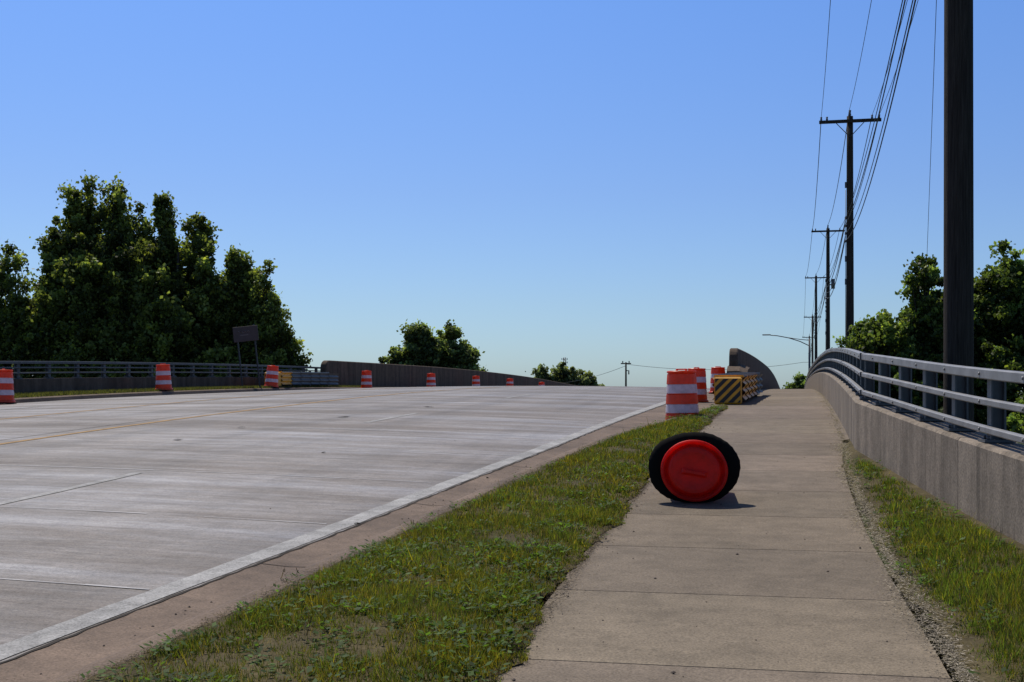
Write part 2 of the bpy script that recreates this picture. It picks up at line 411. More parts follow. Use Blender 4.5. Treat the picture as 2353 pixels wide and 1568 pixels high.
# broad-leaf weeds
Vs=[];Cs=[]
for f0,f1,s0,s1,nc in ((L0,L1,3.8,8,600),(L0,L1,8,13,260),(R0,R1,3.8,14,150),(L0,L1,12,24,200)):
    S=rng.uniform(s0,s1,nc)**1.0; U=rng.uniform(.03,.97,nc); T=f0(S)+(f1(S)-f0(S))*U
    for s_,t_ in zip(S,T):
        if patch(s_,t_)<-.15 and rng.uniform()<.7: continue
        n=rng.integers(8,30); r=rng.uniform(.03,.11)
        a=rng.uniform(0,2*np.pi,n); rad=rng.uniform(.1,1,n)*r; L=rng.uniform(.018,.045,n); wd=L*rng.uniform(.35,.65,n)
        d=np.stack([np.cos(a),np.sin(a),rng.uniform(-.2,.7,n)],1); d/=np.linalg.norm(d,axis=1)[:,None]
        sd=np.stack([-np.sin(a),np.cos(a),rng.uniform(-.4,.4,n)],1)
        b0=np.stack([t_+np.cos(a)*rad,s_+np.sin(a)*rad,np.full(n,float(prof(s_)))+rng.uniform(.02,.075,n)],1)
        V=np.stack([b0,b0+d*(L*.5)[:,None]+sd*(wd/2)[:,None],b0+d*L[:,None],b0+d*(L*.5)[:,None]-sd*(wd/2)[:,None]],1).reshape(-1,3)
        Vs.append(V); Cs.append(np.array([.065,.11,.022])[None,:]*rng.uniform(.5,1.7,n)[:,None]*rng.uniform(.7,1.3))
# a few dry upright stalks
for (s_,t_) in ((6.35,-2.62),(6.9,-2.0),(8.2,-2.5),(9.4,-2.4),(5.3,-2.1),(12.0,-2.3),(7.6,-1.6)):
    n=30; a=rng.uniform(0,2*np.pi,n); hh=rng.uniform(.04,.14,n); L=rng.uniform(.02,.05,n)
    b0=np.stack([t_+rng.normal(0,.03,n),s_+rng.normal(0,.03,n),float(prof(s_))+hh],1); d=np.stack([np.cos(a)*.6,np.sin(a)*.6,rng.uniform(.2,1,n)],1)
    sd=np.stack([-np.sin(a),np.cos(a),np.zeros(n)],1)*.002
    Vs.append(np.stack([b0-sd,b0+sd,b0+d*L[:,None]+sd,b0+d*L[:,None]-sd],1).reshape(-1,3)); Cs.append(np.tile(np.array([.06,.045,.03]),(n,1)))
npmesh('weeds',np.concatenate(Vs),4,M_grass,np.concatenate(Cs))
# dry thatch along the sidewalk edges
Vs=[];Cs=[]
def thatch(f,off,sd,s0,s1,n,L,cm):
    S=s0+(s1-s0)*rng.uniform(0,1,n)**1.5; T=f(S)+off+rng.normal(0,sd,n)*(1+.5*np.sin(S*2.1)); Z=prof(S)+rng.uniform(.006,.022,n)
    a=rng.uniform(0,2*np.pi,n); l=L*rng.uniform(.4,1.3,n)*(1+S*.05); w=l*rng.uniform(.15,.5,n)
    d=np.stack([np.cos(a),np.sin(a),rng.uniform(-.2,.25,n)],1); p=np.stack([-np.sin(a),np.cos(a),rng.uniform(-.4,.4,n)],1)
    b0=np.stack([T,S,Z],1); Vs.append(np.stack([b0-d*(l/2)[:,None],b0+p*(w/2)[:,None],b0+d*(l/2)[:,None]],1).reshape(-1,3))
    Cs.append(np.array(cm)[None,:]*rng.uniform(.35,1.3,n)[:,None])
thatch(tSR,.05,.045,4,16,26000,.018,(.38,.33,.26))
thatch(tSR,-.03,.07,4,16,2500,.014,(.24,.20,.15))
thatch(tSR,.0,.05,15,60,6000,.02,(.28,.24,.19))
thatch(tSL,.03,.03,4,24,16000,.014,(.075,.055,.035))
thatch(tSL,.07,.07,4,24,2500,.010,(.06,.045,.03))
thatch(lambda s:tK(s)+.0,.0,.04,4,24,16000,.018,(.15,.12,.07))
npmesh('dry_thatch',np.concatenate(Vs),3,M_straw,np.concatenate(Cs))
# pebbles and debris
mb=MB()
def pebble(t,s_,z,r,m=M_stone):
    vs=[];fs=[]
    pts=[(1,0,0),(-1,0,0),(0,1,0),(0,-1,0),(0,0,1),(0,0,-1)]
    for p in pts: k=r*rr.uniform(.6,1.2); vs.append((t+p[0]*k,s_+p[1]*k,z+p[2]*k*.6+r*.3))
    fs=[[0,2,4],[2,1,4],[1,3,4],[3,0,4],[2,0,5],[1,2,5],[3,1,5],[0,3,5]]
    mb.add(vs,fs,m)
for i in range(260):
    s_=4+16*rr.random()**1.6; t=rr.uniform(float(tSL(s_)),float(tSR(s_)))
    if rr.random()<.6: t=float(tSL(s_))+abs(rr.gauss(0,.12))
    pebble(t,s_,float(prof(s_)),rr.uniform(.002,.007) if rr.random()<.9 else .012)
for i in range(260):
    s_=4.5+18*rr.random()**1.4; k=float(tK(s_))-.3; t=k-abs(rr.gauss(0,.22)); pebble(t,s_,float(roadz(s_,t))-.012,rr.uniform(.002,.011))
for i in range(14):
    s_=8+30*rr.random(); t=rr.uniform(-14,-4.2); pebble(t,s_,float(roadz(s_,t)),rr.uniform(.005,.010))
for (t,s_,L) in ((-3.38,9.6,.08),(-7.9,15.4,.2),(-5.5,14.4,.08),(-7.4,20.3,.28),(-7.0,24,.25),(-8.0,17.6,.2),(-3.1,12.8,.05),(-2.9,6.6,.04)):
    z=float(roadz(s_,t)); n=9
    top=[];
    for k in range(n):
        a=2*math.pi*k/n; q=rr.uniform(.4,1); top.append((t+math.cos(a)*L/2*q,s_+math.sin(a)*L*.25*q,z+.006+rr.uniform(0,.012)))
    mb.add(top+[(t,s_,z+.02)],[[k,(k+1)%n,n] for k in range(n)],M_rubber)
mb.build('gravel_debris')

# ------------------------------------------------------------------ outer walls with railing
def wall_rail(name_w,name_r,tf,side,s0,s1,zf,hw,hr,offs,pstep,pstart,thick=.32,joint=3.1,mw=None,mg=None):
    mw=mw or M_wall; mg=mg or M_galv
    mb=MB(); q=s0
    while q<s1:
        q2=min(q+joint,s1); secs=[]
        for k in range(5):
            s_=q+.005+(q2-q-.010)*k/4; t=float(tf(s_)); z=float(zf(s_)); c=.02
            secs.append([(t,s_,z-1.2),(t,s_,z+hw-c),(t+side*c,s_,z+hw),(t+side*(thick-c),s_,z+hw),(t+side*thick,s_,z+hw-c),(t+side*thick,s_,z-1.2)])
        mb.loft(secs,mw,caps=True); q=q2
    secs=[[(float(tf(s_))+side*.03,s_,float(zf(s_))-1),(float(tf(s_))+side*.03,s_,float(zf(s_))+hw-.03)] for s_ in rows(s0,s1,1)]
    mb.loft(secs,M_joint)
    mb.build(name_w,(float(tf(s0)),s0,float(zf(s0))))
    mb=MB(); st=rows(s0,s1,.5)
    for (o,hh,th) in offs:
        secs=[]
        for s_ in st:
            t=float(tf(s_))+side*.05; z=float(zf(s_))+o
            secs.append([(t,s_,z-hh+.008),(t,s_,z-.008),(t+side*.008,s_,z),(t+side*th,s_,z),(t+side*th,s_,z-hh),(t+side*.008,s_,z-hh)])
        mb.loft(secs,mg,closed=True,caps=True)
    q=pstart
    while q<s1:
        t=float(tf(q)); z=float(zf(q)); rz=math.atan(.121)*(1 if (q<14.9 and side>0) else 0)
        zt=z+hw; zh=hr-.03-hw; tc=t+side*.17
        mb.box((tc-side*.045,q,zt+zh/2+.01),(.014,.11,zh),M_post,rz); mb.box((tc+side*.045,q,zt+zh/2+.01),(.014,.11,zh),M_post,rz)
        mb.box((tc,q,zt+zh/2+.01),(.076,.012,zh-.01),M_post,rz)
        mb.box((tc,q,zt+.012),(.22,.2,.02),M_post,rz)
        for a in(-.07,.07):
            for b_ in(-.08,.08): mb.tube([(tc+a,q+b_,zt+.02),(tc+a,q+b_,zt+.05)],.011,M_post,6)
        for (o,hh,th) in offs: 
            mb.tube([(t+side*.042,q,z+o-hh/2),(t+side*.05,q,z+o-hh/2)],.012,M_galv,6)
            mb.box((t+side*(.05+th+ .03),q,z+o-hh/2),(.075,.06,hh*.8),M_post,rz)
        q+=pstep
    for q in np.arange(s0+1.5,min(s1,60),6.2):
        t=float(tf(q)); 
        for (o,hh,th) in offs:
            z=float(zf(q))+o
            mb.box((t+side*(.05+th/2),q,z-hh/2),(th+.006,.05,hh+.006),M_post,0)
    mb.build(name_r,(float(tf(s0)),s0,float(zf(s0))+hw))
wall_rail('concrete_wall','metal_railing',tWall,1,1.0,140,prof,.58,1.12,((1.12,.075,.06),(.905,.05,.045),(.705,.05,.045)),1.06,1.4)
wall_rail('concrete_wall','metal_railing',lambda s:-20.8,-1,4,56,lambda s:prof(s)+lift(s)*.5,.47,.96,((.96,.08,.06),(.80,.045,.045),(.65,.045,.045)),1.5,4.5,mw=M_barrier,mg=M_post)

# ------------------------------------------------------------------ concrete barriers
def barrier(face,side,s0,s1,zf,h,thick):
    mb=MB(); secs=[]
    st=[s0+x for x in(0,.05,.12,.22,.36,.55,.8)]+rows(s0+1.2,s1,1.0)
    for s_ in st:
        d=s_-s0; rnd=.42
        hh=h-(rnd-math.sqrt(max(0,rnd**2-(rnd-min(d,rnd))**2)))*.8
        z=float(zf(s_)); t=face; c=.03
        tk=thick
        secs.append([(t,s_,z-.7),(t,s_,z+.08),(t+side*.02,s_,z+hh-c),(t+side*(.02+c),s_,z+hh),(t+side*(tk-.02-c),s_,z+hh),(t+side*(tk-.02),s_,z+hh-c),(t+side*tk,s_,z+.08),(t+side*tk,s_,z-.7)])
    mb.loft(secs,M_barrier,caps=True)
    q=s0+4.5
    while q<s1:
        z=float(zf(q)); 
        for tt in(face-side*.002,face+side*(thick+.002)):
            mb.add([(tt,q,z-.1),(tt,q+.025,z-.1),(tt+(0),q+.025,z+h*.93),(tt,q,z+h*.93)],[[0,1,2,3]],M_joint)
        q+=6
    return mb.build('concrete_barrier',(face,s0,float(zf(s0))))
barrier(-1.48,-1,34,230,lambda s:prof(s),1.23,.26)
barrier(-19.95,-1,52.6,230,lambda s:prof(s)+lift(s)*.6,1.22,.3)

# ------------------------------------------------------------------ crash cushions
def cushion(t0,s0,w0,w1,L,zf,sgn,dt1):
    mb=MB(); H=.60
    def C(s_): return t0+dt1*(s_-s0)/L
    z=float(zf(s0))+.03
    mb.box((t0,s0+.16,z+H/2),(w0,.30,H-.05),M_yplast,bev=.03)
    x0,x1=-w0/2+.02,w0/2-.02; y0,y1=.06,H-.06
    mb.add([(t0+x0,s0+.004,z+y0),(t0+x1,s0+.004,z+y0),(t0+x1,s0+.004,z+y1),(t0+x0,s0+.004,z+y1)],[[0,1,2,3]],M_yplast)
    def clip(poly,ax,lim,keep_less):
        out=[]
        for i in range(len(poly)):
            a,b_=poly[i],poly[(i+1)%len(poly)]
            ia=(a[ax]<=lim) if keep_less else (a[ax]>=lim); ib=(b_[ax]<=lim) if keep_less else (b_[ax]>=lim)
            if ia: out.append(a)
            if ia!=ib:
                u=(lim-a[ax])/(b_[ax]-a[ax]); out.append((a[0]+(b_[0]-a[0])*u,a[1]+(b_[1]-a[1])*u))
        return out
    p=.125
    k=-8
    while k<10:
        c=k*p*1.5
        poly=[(c-1,y0-1+0),(c-1+p*.82,y0-1),(c+1+p*.82,y0+1),(c+1,y0+1)] 
        if sgn<0: poly=[(-a,b_) for a,b_ in poly][::-1]
        for ax,l,kl in((0,x0,False),(0,x1,True),(1,y0,False),(1,y1,True)):
            if poly: poly=clip(poly,ax,l,kl)
        if len(poly)>2: mb.add([(t0+a,s0+.0,z+b_) for a,b_ in poly],[list(range(len(poly)))],M_black)
        k+=1
    nb=6
    for i in range(nb):
        a=s0+.30+(L-.3)*i/nb; b_=s0+.30+(L-.3)*(i+1)/nb+.18
        for sd in(-1,1):
            secs=[]
            for s_,ex in((a,.03),(b_,0.0)):
                w=(w0+(w1-w0)*(s_-s0)/L)/2+ex*1.0; zz=float(zf(s_))+.03
                prf=[]
                for k in range(17):
                    u=k/16; prf.append((C(s_)+sd*(w+.035*math.cos(u*math.pi*6)),s_,zz+.10+u*.46))
                secs.append(prf)
            mb.loft(secs,M_yplast if i in(0,) or (i<4 and sd>0 and sgn>0) else M_post,smooth=True)
        zc=float(zf(a)); wv=(w0+(w1-w0)*(a-s0)/L)
        mb.box((C(a),a+.08,zc+.29),(wv-.08,.07,.52),M_post)
        mb.box((C(a),a+.08,zc+.02),(wv+.16,.12,.05),M_post)
        if i<nb-1: mb.box((C(a+.3),(a+b_)/2,float(zf((a+b_)/2))+H-.0),(wv-.04,(b_-a)*.93,.025),M_galv,0)
        mb.box((C(a),a,zc+H+.015),(wv+.04,.07,.05),M_yplast if i==0 else M_galv)
    mb.tube([(t0,s0+.2,z+.02),(C(s0+L),s0+L,float(zf(s0+L))+.04)],.04,M_post)
    mb.build('crash_cushion',(t0,s0,z))
cushion(-1.34,26.0,.54,.66,7.4,lambda s:prof(s)-.05,1,.14)
cushion(-19.6,45.8,.56,.62,6.7,lambda s:prof(s)+lift(s),-1,-.15)
for (t,s_,zf) in((-1.45,33.4,prof),):
    mb=MB(); z=float(zf(s_))
    secs=[]
    for d,h in((0,.62),(.4,.74),(1.6,.80),(2.4,.80)):
        zz=float(zf(s_+d)); secs.append([(t+.22,s_+d,zz-.3),(t+.22,s_+d,zz+h-.1),(t+.02,s_+d,zz+h),(t-.3,s_+d,zz+h),(t-.3,s_+d,zz-.3)])
    mb.loft(secs,M_barrier,closed=True,caps=True); mb.build('concrete_transition_block',(t,s_,z))

# ------------------------------------------------------------------ traffic barrels
def barrel_parts(mb,M,rt=.225,rb=.275,h=.93,base=True,lidmat=None,n=40):
    O,Wh=M_orange,M_white; lm=lidmat or O
    def r(z): return rb+(rt-rb)*z/h
    pr=[]
    edges=[.05,.235,.385,.56,.715,.90]; ms=[O,Wh,O,Wh,O]
    for i,(a,m_) in enumerate(zip(edges[:-1],ms)):
        b_=edges[i+1]
        R0=r(a)+.004; R1=r(b_)+.004
        pr+=[(R0+.010,a,m_),(R0+.012,a+.012,m_),(R1+.010,b_-.02,m_),(R1-.004,b_-.006,m_)]
    pr+=[(rt+.002,.90,lm),(rt+.020,.905,lm),(rt+.022,.925,lm),(rt+.008,.938,lm),(rt-.03,.940,lm),(rt-.045,.925,lm),(rt-.09,.930,lm),(.06,.938,lm),(.0005,.940,lm)]
    mb.lathe(pr,n,M)
    mb.box((0,0,.962),(.19,.04,.022),lm,M=M,bev=.008)
    for a in(-.085,.085): mb.box((a,0,.948),(.025,.04,.03),lm,M=M,bev=.005)
    if base:
        mb.lathe([(rb-.02,.0,M_rubber),(rb+.06,.0,M_rubber),(rb+.07,.015,M_rubber),(rb+.055,.035,M_rubber),(rb+.02,.045,M_rubber),(rb-.01,.04,M_rubber)],n,M)
        mb.lathe([(rb+.045,.03,O),(rb+.04,.075,O),(rb+.012,.10,O)],n,M)
def barrel(t,s_,z,tilt=0,rz=0,sc=1.0):
    mb=MB(); M=Matrix.Translation((t,s_,z))@Matrix.Rotation(rz,4,'Z')@Matrix.Rotation(tilt,4,'Y')@Matrix.Scale(sc,4)
    barrel_parts(mb,M,base=True); 
    return mb.build('traffic_barrel',(t,s_,z))
def rz_(s,t): return float(roadz(s,t))
barrel(-1.84,21.3,rz_(21.3,-2.1)-.03,R(-1),.5,.99)
barrel(-2.30,30.5,rz_(30.5,-2.3)-.03,0,1.0,.88)
barrel(-2.30,39,rz_(39,-2.3),0,.2,.86)
for (t,s_,ti) in((-18.75,27.6,1),(-19.35,36.8,-2),(-19.35,45.2,-5),(-18.8,54.6,0),(-18.8,65,0),(-18.8,74.7,0),(-18.7,83.6,0),(-18.7,94.5,0),(-18.7,106,0)):
    z=rz_(s_,t) if t>-19 else float(prof(s_)+lift(s_))
    barrel(t,s_,z+.01,R(ti),random.uniform(0,6),.88)
# the knocked-over barrel, lid towards us, oval rubber ring round its neck
mb=MB(); bt,bs=-.815,10.55; g=float(prof(bs)); hc=.272
axis=Vector((.10,-.994,.03)).normalized()
side=Vector((0,0,1)).cross(axis).normalized(); up=axis.cross(side).normalized()
front=Vector((bt,bs,g+hc))
M=Matrix(((side.x,up.x,axis.x,0),(side.y,up.y,axis.y,0),(side.z,up.z,axis.z,0),(0,0,0,1)))
M=Matrix.Translation(front-axis*.90)@M@Matrix.Rotation(R(-10),4,'Z')@Matrix.Diagonal((1.03,.95,1,1))
O=M_orange
def rl(z): return .262+(.236-.262)*z/.93
pr=[]
edges=[.05,.235,.385,.56,.715,.88]; ms=[O,M_white,O,M_white,O]
for i,(a,m_) in enumerate(zip(edges[:-1],ms)):
    b_=edges[i+1]; pr+=[(rl(a)+.012,a,m_),(rl(a)+.014,a+.012,m_),(rl(b_)+.012,b_-.02,m_),(rl(b_)-.002,b_-.006,m_)]
l=M_lid
pr+=[(.238,.885,l),(.262,.89,l),(.266,.90,l),(.262,.915,l),(.250,.922,l),(.242,.918,l),(.236,.895,l),(.226,.890,l),(.216,.900,l),(.204,.935,l),(.19,.945,l),(.16,.947,l),(.10,.943,l),(.04,.942,l),(.0005,.942,l)]
mb.lathe(pr,64,M)
mb.box((.0,-.015,.966),(.20,.05,.05),l,M=M,bev=.015)
n=96; secs=[]
for k in range(n+1):
    a=2*math.pi*k/n
    prf=[]; ca,sa=math.cos(a),math.sin(a); e=2/2.15
    cx=math.copysign(abs(ca)**e,ca); sy=math.copysign(abs(sa)**e,sa)
    wb=1+.008*math.sin(5*a+1)+.004*math.sin(11*a)
    for j in range(12):
        b_=2*math.pi*j/12; rad=.095*math.cos(b_); th=.055*math.sin(b_)
        ex=.003*((k%3)<1)*(1 if math.cos(b_)>0 else 0)
        prf.append(front-axis*.10+side*((.280+rad+ex)*cx*wb)+up*((.198+rad*1.0+ex)*sy*wb+.022)+axis*th)
    secs.append(prf)
mb.loft(secs,M_rubber,smooth=True)
mb.build('traffic_barrel',(bt,bs,g))

# ------------------------------------------------------------------ utility poles, wires
PO=[(1.86,15.8,10.9,.175,.150),(2.06,52.0,10.9,.17,.12),(2.25,95.7,12.0,.17,.12),(2.1,143,12.8,.18,.12),(2.2,182,10.8,.17,.12),(2.2,226,9.9,.17,.12)]
def arm_pts(p,i): 
    t,s_,zt=p[:3]; A=1.18
    return [(t-A+.08,s_-.1,zt-.02),(t-.03,s_,zt+.22),(t+A-.35,s_-.1,zt-.02),(t+A-.08,s_-.1,zt-.02)]
for i,(t,s_,zt,r0,r1) in enumerate(PO):
    mb=MB(); zb=float(prof(s_))-1.2
    mw=M_wood if i<4 else M_wood2
    npt=8; mb.tube([(t,s_,zb+(zt-zb)*k/npt) for k in range(npt+1)],[r0+(r1-r0)*k/npt for k in range(npt+1)],mw,20)
    A=1.18; za=zt-.22
    mb.box((t,s_-r1-.05,za),(2*A,.10,.12),M_wood)
    for sg in(-1,1):
        mb.tube([(t+sg*.55,s_-r1-.1,za-.05),(t,s_-r1-.01,za-.62)],.018,M_post,6)
    for x in(-A+.08,A-.35,A-.08,-A+.30):
        mb.tube([(t+x,s_-r1-.05,za+.06),(t+x,s_-r1-.05,za+.10),(t+x,s_-r1-.05,za+.13),(t+x,s_-r1-.05,za+.20)],[.02,.05,.03,.045],M_ins,8)
    mb.tube([(t,s_,zt),(t,s_,zt+.08),(t,s_,zt+.12),(t,s_,zt+.24)],[.03,.055,.035,.05],M_ins,8)
    for k,zz in enumerate((6.9,6.6,6.3,6.0)):
        mb.box((t-.14,s_-.02,zz),(.12,.08,.10),M_ins)
    if i in(1,2): 
        for zz in(5.3,4.4,8.2): mb.box((t-.16,s_-.04,zz),(.07,.12,.22),M_ins)
        mb.tube([(t-.17,s_-.1,8.0),(t-.17,s_-.1,.5)],.012,M_ins,6)
    if i==2: mb.tube([(t+.35,s_-.2,7.6),(t+.35,s_-.2,8.3)],[.14,.14],M_post,10); mb.box((t+.2,s_-.1,7.9),(.2,.08,.08),M_post)
    mb.build('utility_pole',(t,s_,zb))
mb=MB()
def wire(a,b_,sag,r,n=18):
    a,b_=Vector(a),Vector(b_); pts=[]
    for k in range(n+1):
        u=k/n; p=a.lerp(b_,u); p.z-=4*sag*u*(1-u); pts.append(p)
    mb.tube(pts,r,M_wire,5,cap=False)
prev=(1.7,-27,10.9)
chain=[(prev)]+[p[:3] for p in PO]
for i in range(len(chain)-1):
    a,b_=chain[i],chain[i+1]; r=.009 if i<2 else .016
    for pa,pb in zip(arm_pts(a,0),arm_pts(b_,0)): wire(pa,pb,.75,r)
    for k,(zz,dx) in enumerate(((6.9,-.16),(6.6,-.2),(6.3,-.16),(6.0,-.2))):
        wire((a[0]+dx,a[1],zz+(a[2]-10.9)),(b_[0]+dx,b_[1],zz+(b_[2]-10.9)),.55+.12*k,(.013 if k%2 else .010)*(1 if i<2 else 1.5))
wire((1.75,15.7,8.8),W(18.5,58,-2.0),.0,.006)
wire(W(17.9,200,4.6),W(45.5,200,4.9),1.0,.03); wire(W(17.9,200,4.4),W(8,260,2.0),.6,.03); wire(W(45.5,200,4.9),W(60,190,6.5),.5,.03)
mb.build('power_lines')
mb=MB(); x,y,_=W(17.8,200); mb.tube([(x,y,-7),(x,y,4.9)],[.2,.13],M_wood,10); mb.box((x,y,4.7),(1.6,.15,.18),M_wood); mb.box((x-.5,y,4.95),(.15,.15,.3),M_ins); mb.box((x+.5,y,4.95),(.15,.15,.3),M_ins); mb.tube([(x,y,3.6),(x+.45,y,3.6),(x+.45,y,3.0)],.1,M_ins,8)
mb.build('utility_pole',(x,y,-7))
mb=MB(); t,s_=1.15,117; z0=float(prof(s_))
mb.tube([(t,s_,z0-.5),(t,s_,4.9)],[.12,.08],M_post,12)
mb.tube([(t,s_,4.25),(t-.8,s_,4.65),(t-1.8,s_,4.98),(t-2.8,s_,5.18),(t-3.4,s_,5.24)],.04,M_post,8)
mb.tube([(t,s_,4.75),(t-.9,s_,4.85),(t-1.8,s_,5.0)],.03,M_post,8)
mb.box((t-3.75,s_,5.27),(.75,.25,.10),M_post,bev=.03); mb.box((t,s_,z0+.0),(.35,.35,.1),M_post)
mb.build('street_lamp',(t,s_,z0))
mb=MB(); x,y,_=W(24.7,600); 
for a,b_ in((-1,-1),(1,-1),(1,1),(-1,1)): mb.tube([(x+a*1.6,y+b_*1.6,-6),(x+a*.4,y+b_*.4,17)],.14,M_galv,5)
for k in range(12):
    z=-6+k*1.9; w=1.6-1.2*k/12; mb.tube([(x-w,y-w,z),(x+w*.9,y-w,z+1.9)],.08,M_galv,4); mb.tube([(x+w,y-w,z),(x-w*.9,y-w,z+1.9)],.08,M_galv,4)
for z in(14.6,16.2): 
    for a in(-1.3,-.6,.6,1.3): mb.box((x+a,y-.5,z),(.22,.3,.9),M_galv)
    mb.box((x,y,z),(3.0,.3,.12),M_galv)
mb.build('lattice_tower',(x,y,-6))

# ------------------------------------------------------------------ roadside sign
mb=MB(); t,s_=-19.75,44.2; z=float(prof(s_)+lift(s_))
Ms=Matrix.Translation((t,s_,z))@Matrix.Rotation(R(12),4,'Z')@Matrix.Rotation(R(-6),4,'Y')
mb.box((-.28,0,1.15),(.05,.05,2.35),M_dark,M=Ms); mb.box((.36,.0,1.15),(.05,.05,2.4),M_dark,M=Ms)
mb.box((.05,-.045,2.02),(.92,.03,.56),M_sign,M=Ms,bev=.006)
mb.box((.05,-.062,2.02),(.86,.004,.50),M_sign,M=Ms)
pts=[(-.22+.035*k,-.07,2.10+.045*math.sin(k*1.9)) for k in range(13)]
mb.tube(pts,.012,M_signmark,5,M=Ms); mb.box((0,-.068,1.98),(.3,.004,.02),M_signmark,M=Ms)
mb.build('roadside_sign',(t,s_,z))

# ------------------------------------------------------------------ trees
def tree(name,base,lobes,nclump,nleaf,leaf,cr,col,seed,vstretch=1.0,trunk_r=.25,fill=.5):
    g=np.random.default_rng(seed); rr2=random.Random(seed)
    nclump=int(nclump*1.45); cr*=.78; leaf*=.86
    B=np.array(W(base[0],base[1],base[2]))
    Ls=[(np.array(W(l[0],l[1],l[2])),np.array(l[3:6])) for l in lobes]
    vol=np.array([l[1].prod()**.7 for l in Ls]); vol/=vol.sum()
    idx=g.choice(len(Ls),nclump,p=vol)
    d=g.normal(size=(nclump,3)); d/=np.linalg.norm(d,axis=1)[:,None]
    rad=g.uniform(0,1,nclump)**fill
    cen=np.array([Ls[i][0] for i in idx]); ra=np.array([Ls[i][1] for i in idx])
    cc=cen+d*np.maximum(ra-cr*.5,.15)*rad[:,None]*g.uniform(.82,1.16,nclump)[:,None]
    sz=cr*g.uniform(.45,1.4,nclump)
    bright=g.choice([.55,.9,1.25,1.8],nclump,p=[.2,.28,.28,.24])*g.uniform(.85,1.15,nclump)
    n=nclump*nleaf
    off=g.normal(size=(n,3)); off/=np.linalg.norm(off,axis=1)[:,None]; off*=(g.uniform(0,1,n)**.5)[:,None]*np.repeat(sz,nleaf)[:,None]
    stray=g.uniform(0,1,n)<.14; off[stray]*=g.uniform(1.1,1.8,stray.sum())[:,None]
    off[:,2]*=vstretch
    lump=1+.3*np.sin(off[:,0]*7/cr+np.repeat(d[:,0]*9,nleaf))*np.sin(off[:,2]*6/cr)
    off*=lump[:,None]
    P=np.repeat(cc,nleaf,0)+off
    a=g.normal(size=(n,3)); a/=np.linalg.norm(a,axis=1)[:,None]
    b=np.cross(a,g.normal(size=(n,3))); b/=np.linalg.norm(b,axis=1)[:,None]
    L=leaf*g.uniform(.6,1.3,n)[:,None]; w=L*g.uniform(.6,.85,n)[:,None]
    V=np.stack([P-a*L/2,P+b*w/2-a*L*.05,P+a*L/2,P-b*w/2-a*L*.05],1).reshape(-1,3)
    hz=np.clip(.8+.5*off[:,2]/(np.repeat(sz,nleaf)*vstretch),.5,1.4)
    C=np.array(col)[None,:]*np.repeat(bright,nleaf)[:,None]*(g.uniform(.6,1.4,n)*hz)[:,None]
    yl=g.uniform(0,1,n)<.18; C[yl]*=np.array([1.5,1.35,.9])
    C=np.minimum(C,.42)
    par=MB(); top=np.mean([l[0] for l in Ls],0); ztop=max(l[0][2] for l in Ls)
    tp=[]; K=6
    for k in range(K+1):
        u=k/K; tp.append((B[0]+(top[0]-B[0])*u**1.5+.12*math.sin(k*1.3+seed),B[1]+(top[1]-B[1])*u**1.5,B[2]+(ztop-B[2])*u))
    par.tube(tp,[trunk_r*(1-.8*k/K) for k in range(K+1)],M_bark,10)
    for (c,r_) in Ls:
        u=rr2.uniform(.25,.6); st=Vector(tp[int(u*K)]); en=Vector(c)+Vector((0,0,r_[2]*.7)); mid=st.lerp(Vector(c),.6); 
        par.tube([st,mid,Vector(c)+Vector((0,0,r_[2]*.2)),en],[trunk_r*.5,trunk_r*.35,trunk_r*.22,.02],M_bark,7)
    for i in range(0,nclump,3):
        c,r_=Ls[idx[i]]; st=Vector(c)+Vector((0,0,rr2.uniform(-.4,.4)*r_[2])); en=Vector(cc[i]); mid=st.lerp(en,.5)+Vector((0,0,-.1*(en-st).length))
        par.tube([st,mid,en],[trunk_r*.14,trunk_r*.09,.012],M_bark,4,cap=False)
    tr=par.build(name,tuple(B))
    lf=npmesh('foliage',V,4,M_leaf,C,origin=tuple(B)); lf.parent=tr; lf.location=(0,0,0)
    return tr
COT=(.125,.150,.045); OAK=(.100,.135,.038)
tree('poplar_tree',(-25.4,66,-6),[(-25.6,66,3.8,1.3,1.4,3.9),(-26.8,66,2.4,1.4,1.4,3.4),(-24.6,65,2.6,1.2,1.2,2.4),(-28,66,1.5,2,2,4.2),(-26,64,-2,3.2,3,3.6),(-24.4,66,-1,2,2,3.6)],560,100,.24,.5,COT,11,1.2)
tree('poplar_tree',(-21.6,67,-6),[(-22.6,67,7.7,1.2,1.3,3.8),(-20.9,67,7.6,1.1,1.3,4.0),(-19.7,66.5,6.4,1.2,1.3,3.9),(-23.3,66,6.4,1.0,1.0,2.8),(-21.5,65,4.0,2.7,2.4,4.6),(-21.5,65,0,3.2,2.5,4.0),(-23.2,65,3.0,1.2,1.2,3.6),(-20.2,65,2.5,2.2,1.6,4.6),(-21.5,65,-3.5,3.4,2.5,2.8)],1150,105,.24,.5,COT,12,1.2)
tree('poplar_tree',(-17.9,67,-6),[(-18.3,67,7.3,.85,1.0,3.6),(-17.4,67,4.4,1.2,1.2,4.0),(-16.4,67,6.3,.95,1.1,3.5),(-15.8,66,4.8,.9,1.0,3.1),(-17.5,65,1.5,2.4,2.0,5.0),(-18.7,65,3.2,1.4,1.8,4.6),(-17.0,65,-2.5,3,2.4,3.6)],950,100,.24,.48,COT,13,1.2)
tree('poplar_tree',(-14.3,66,-6),[(-14.1,66,5.2,.85,1.0,2.9),(-13.6,66,4.6,.7,.8,2.2),(-15.0,66,3.0,1.2,1.2,3.6),(-13.6,66,1.4,1.2,1.3,3.6),(-14.8,65,-1.5,2,2,4.0)],560,100,.23,.45,COT,14,1.2)
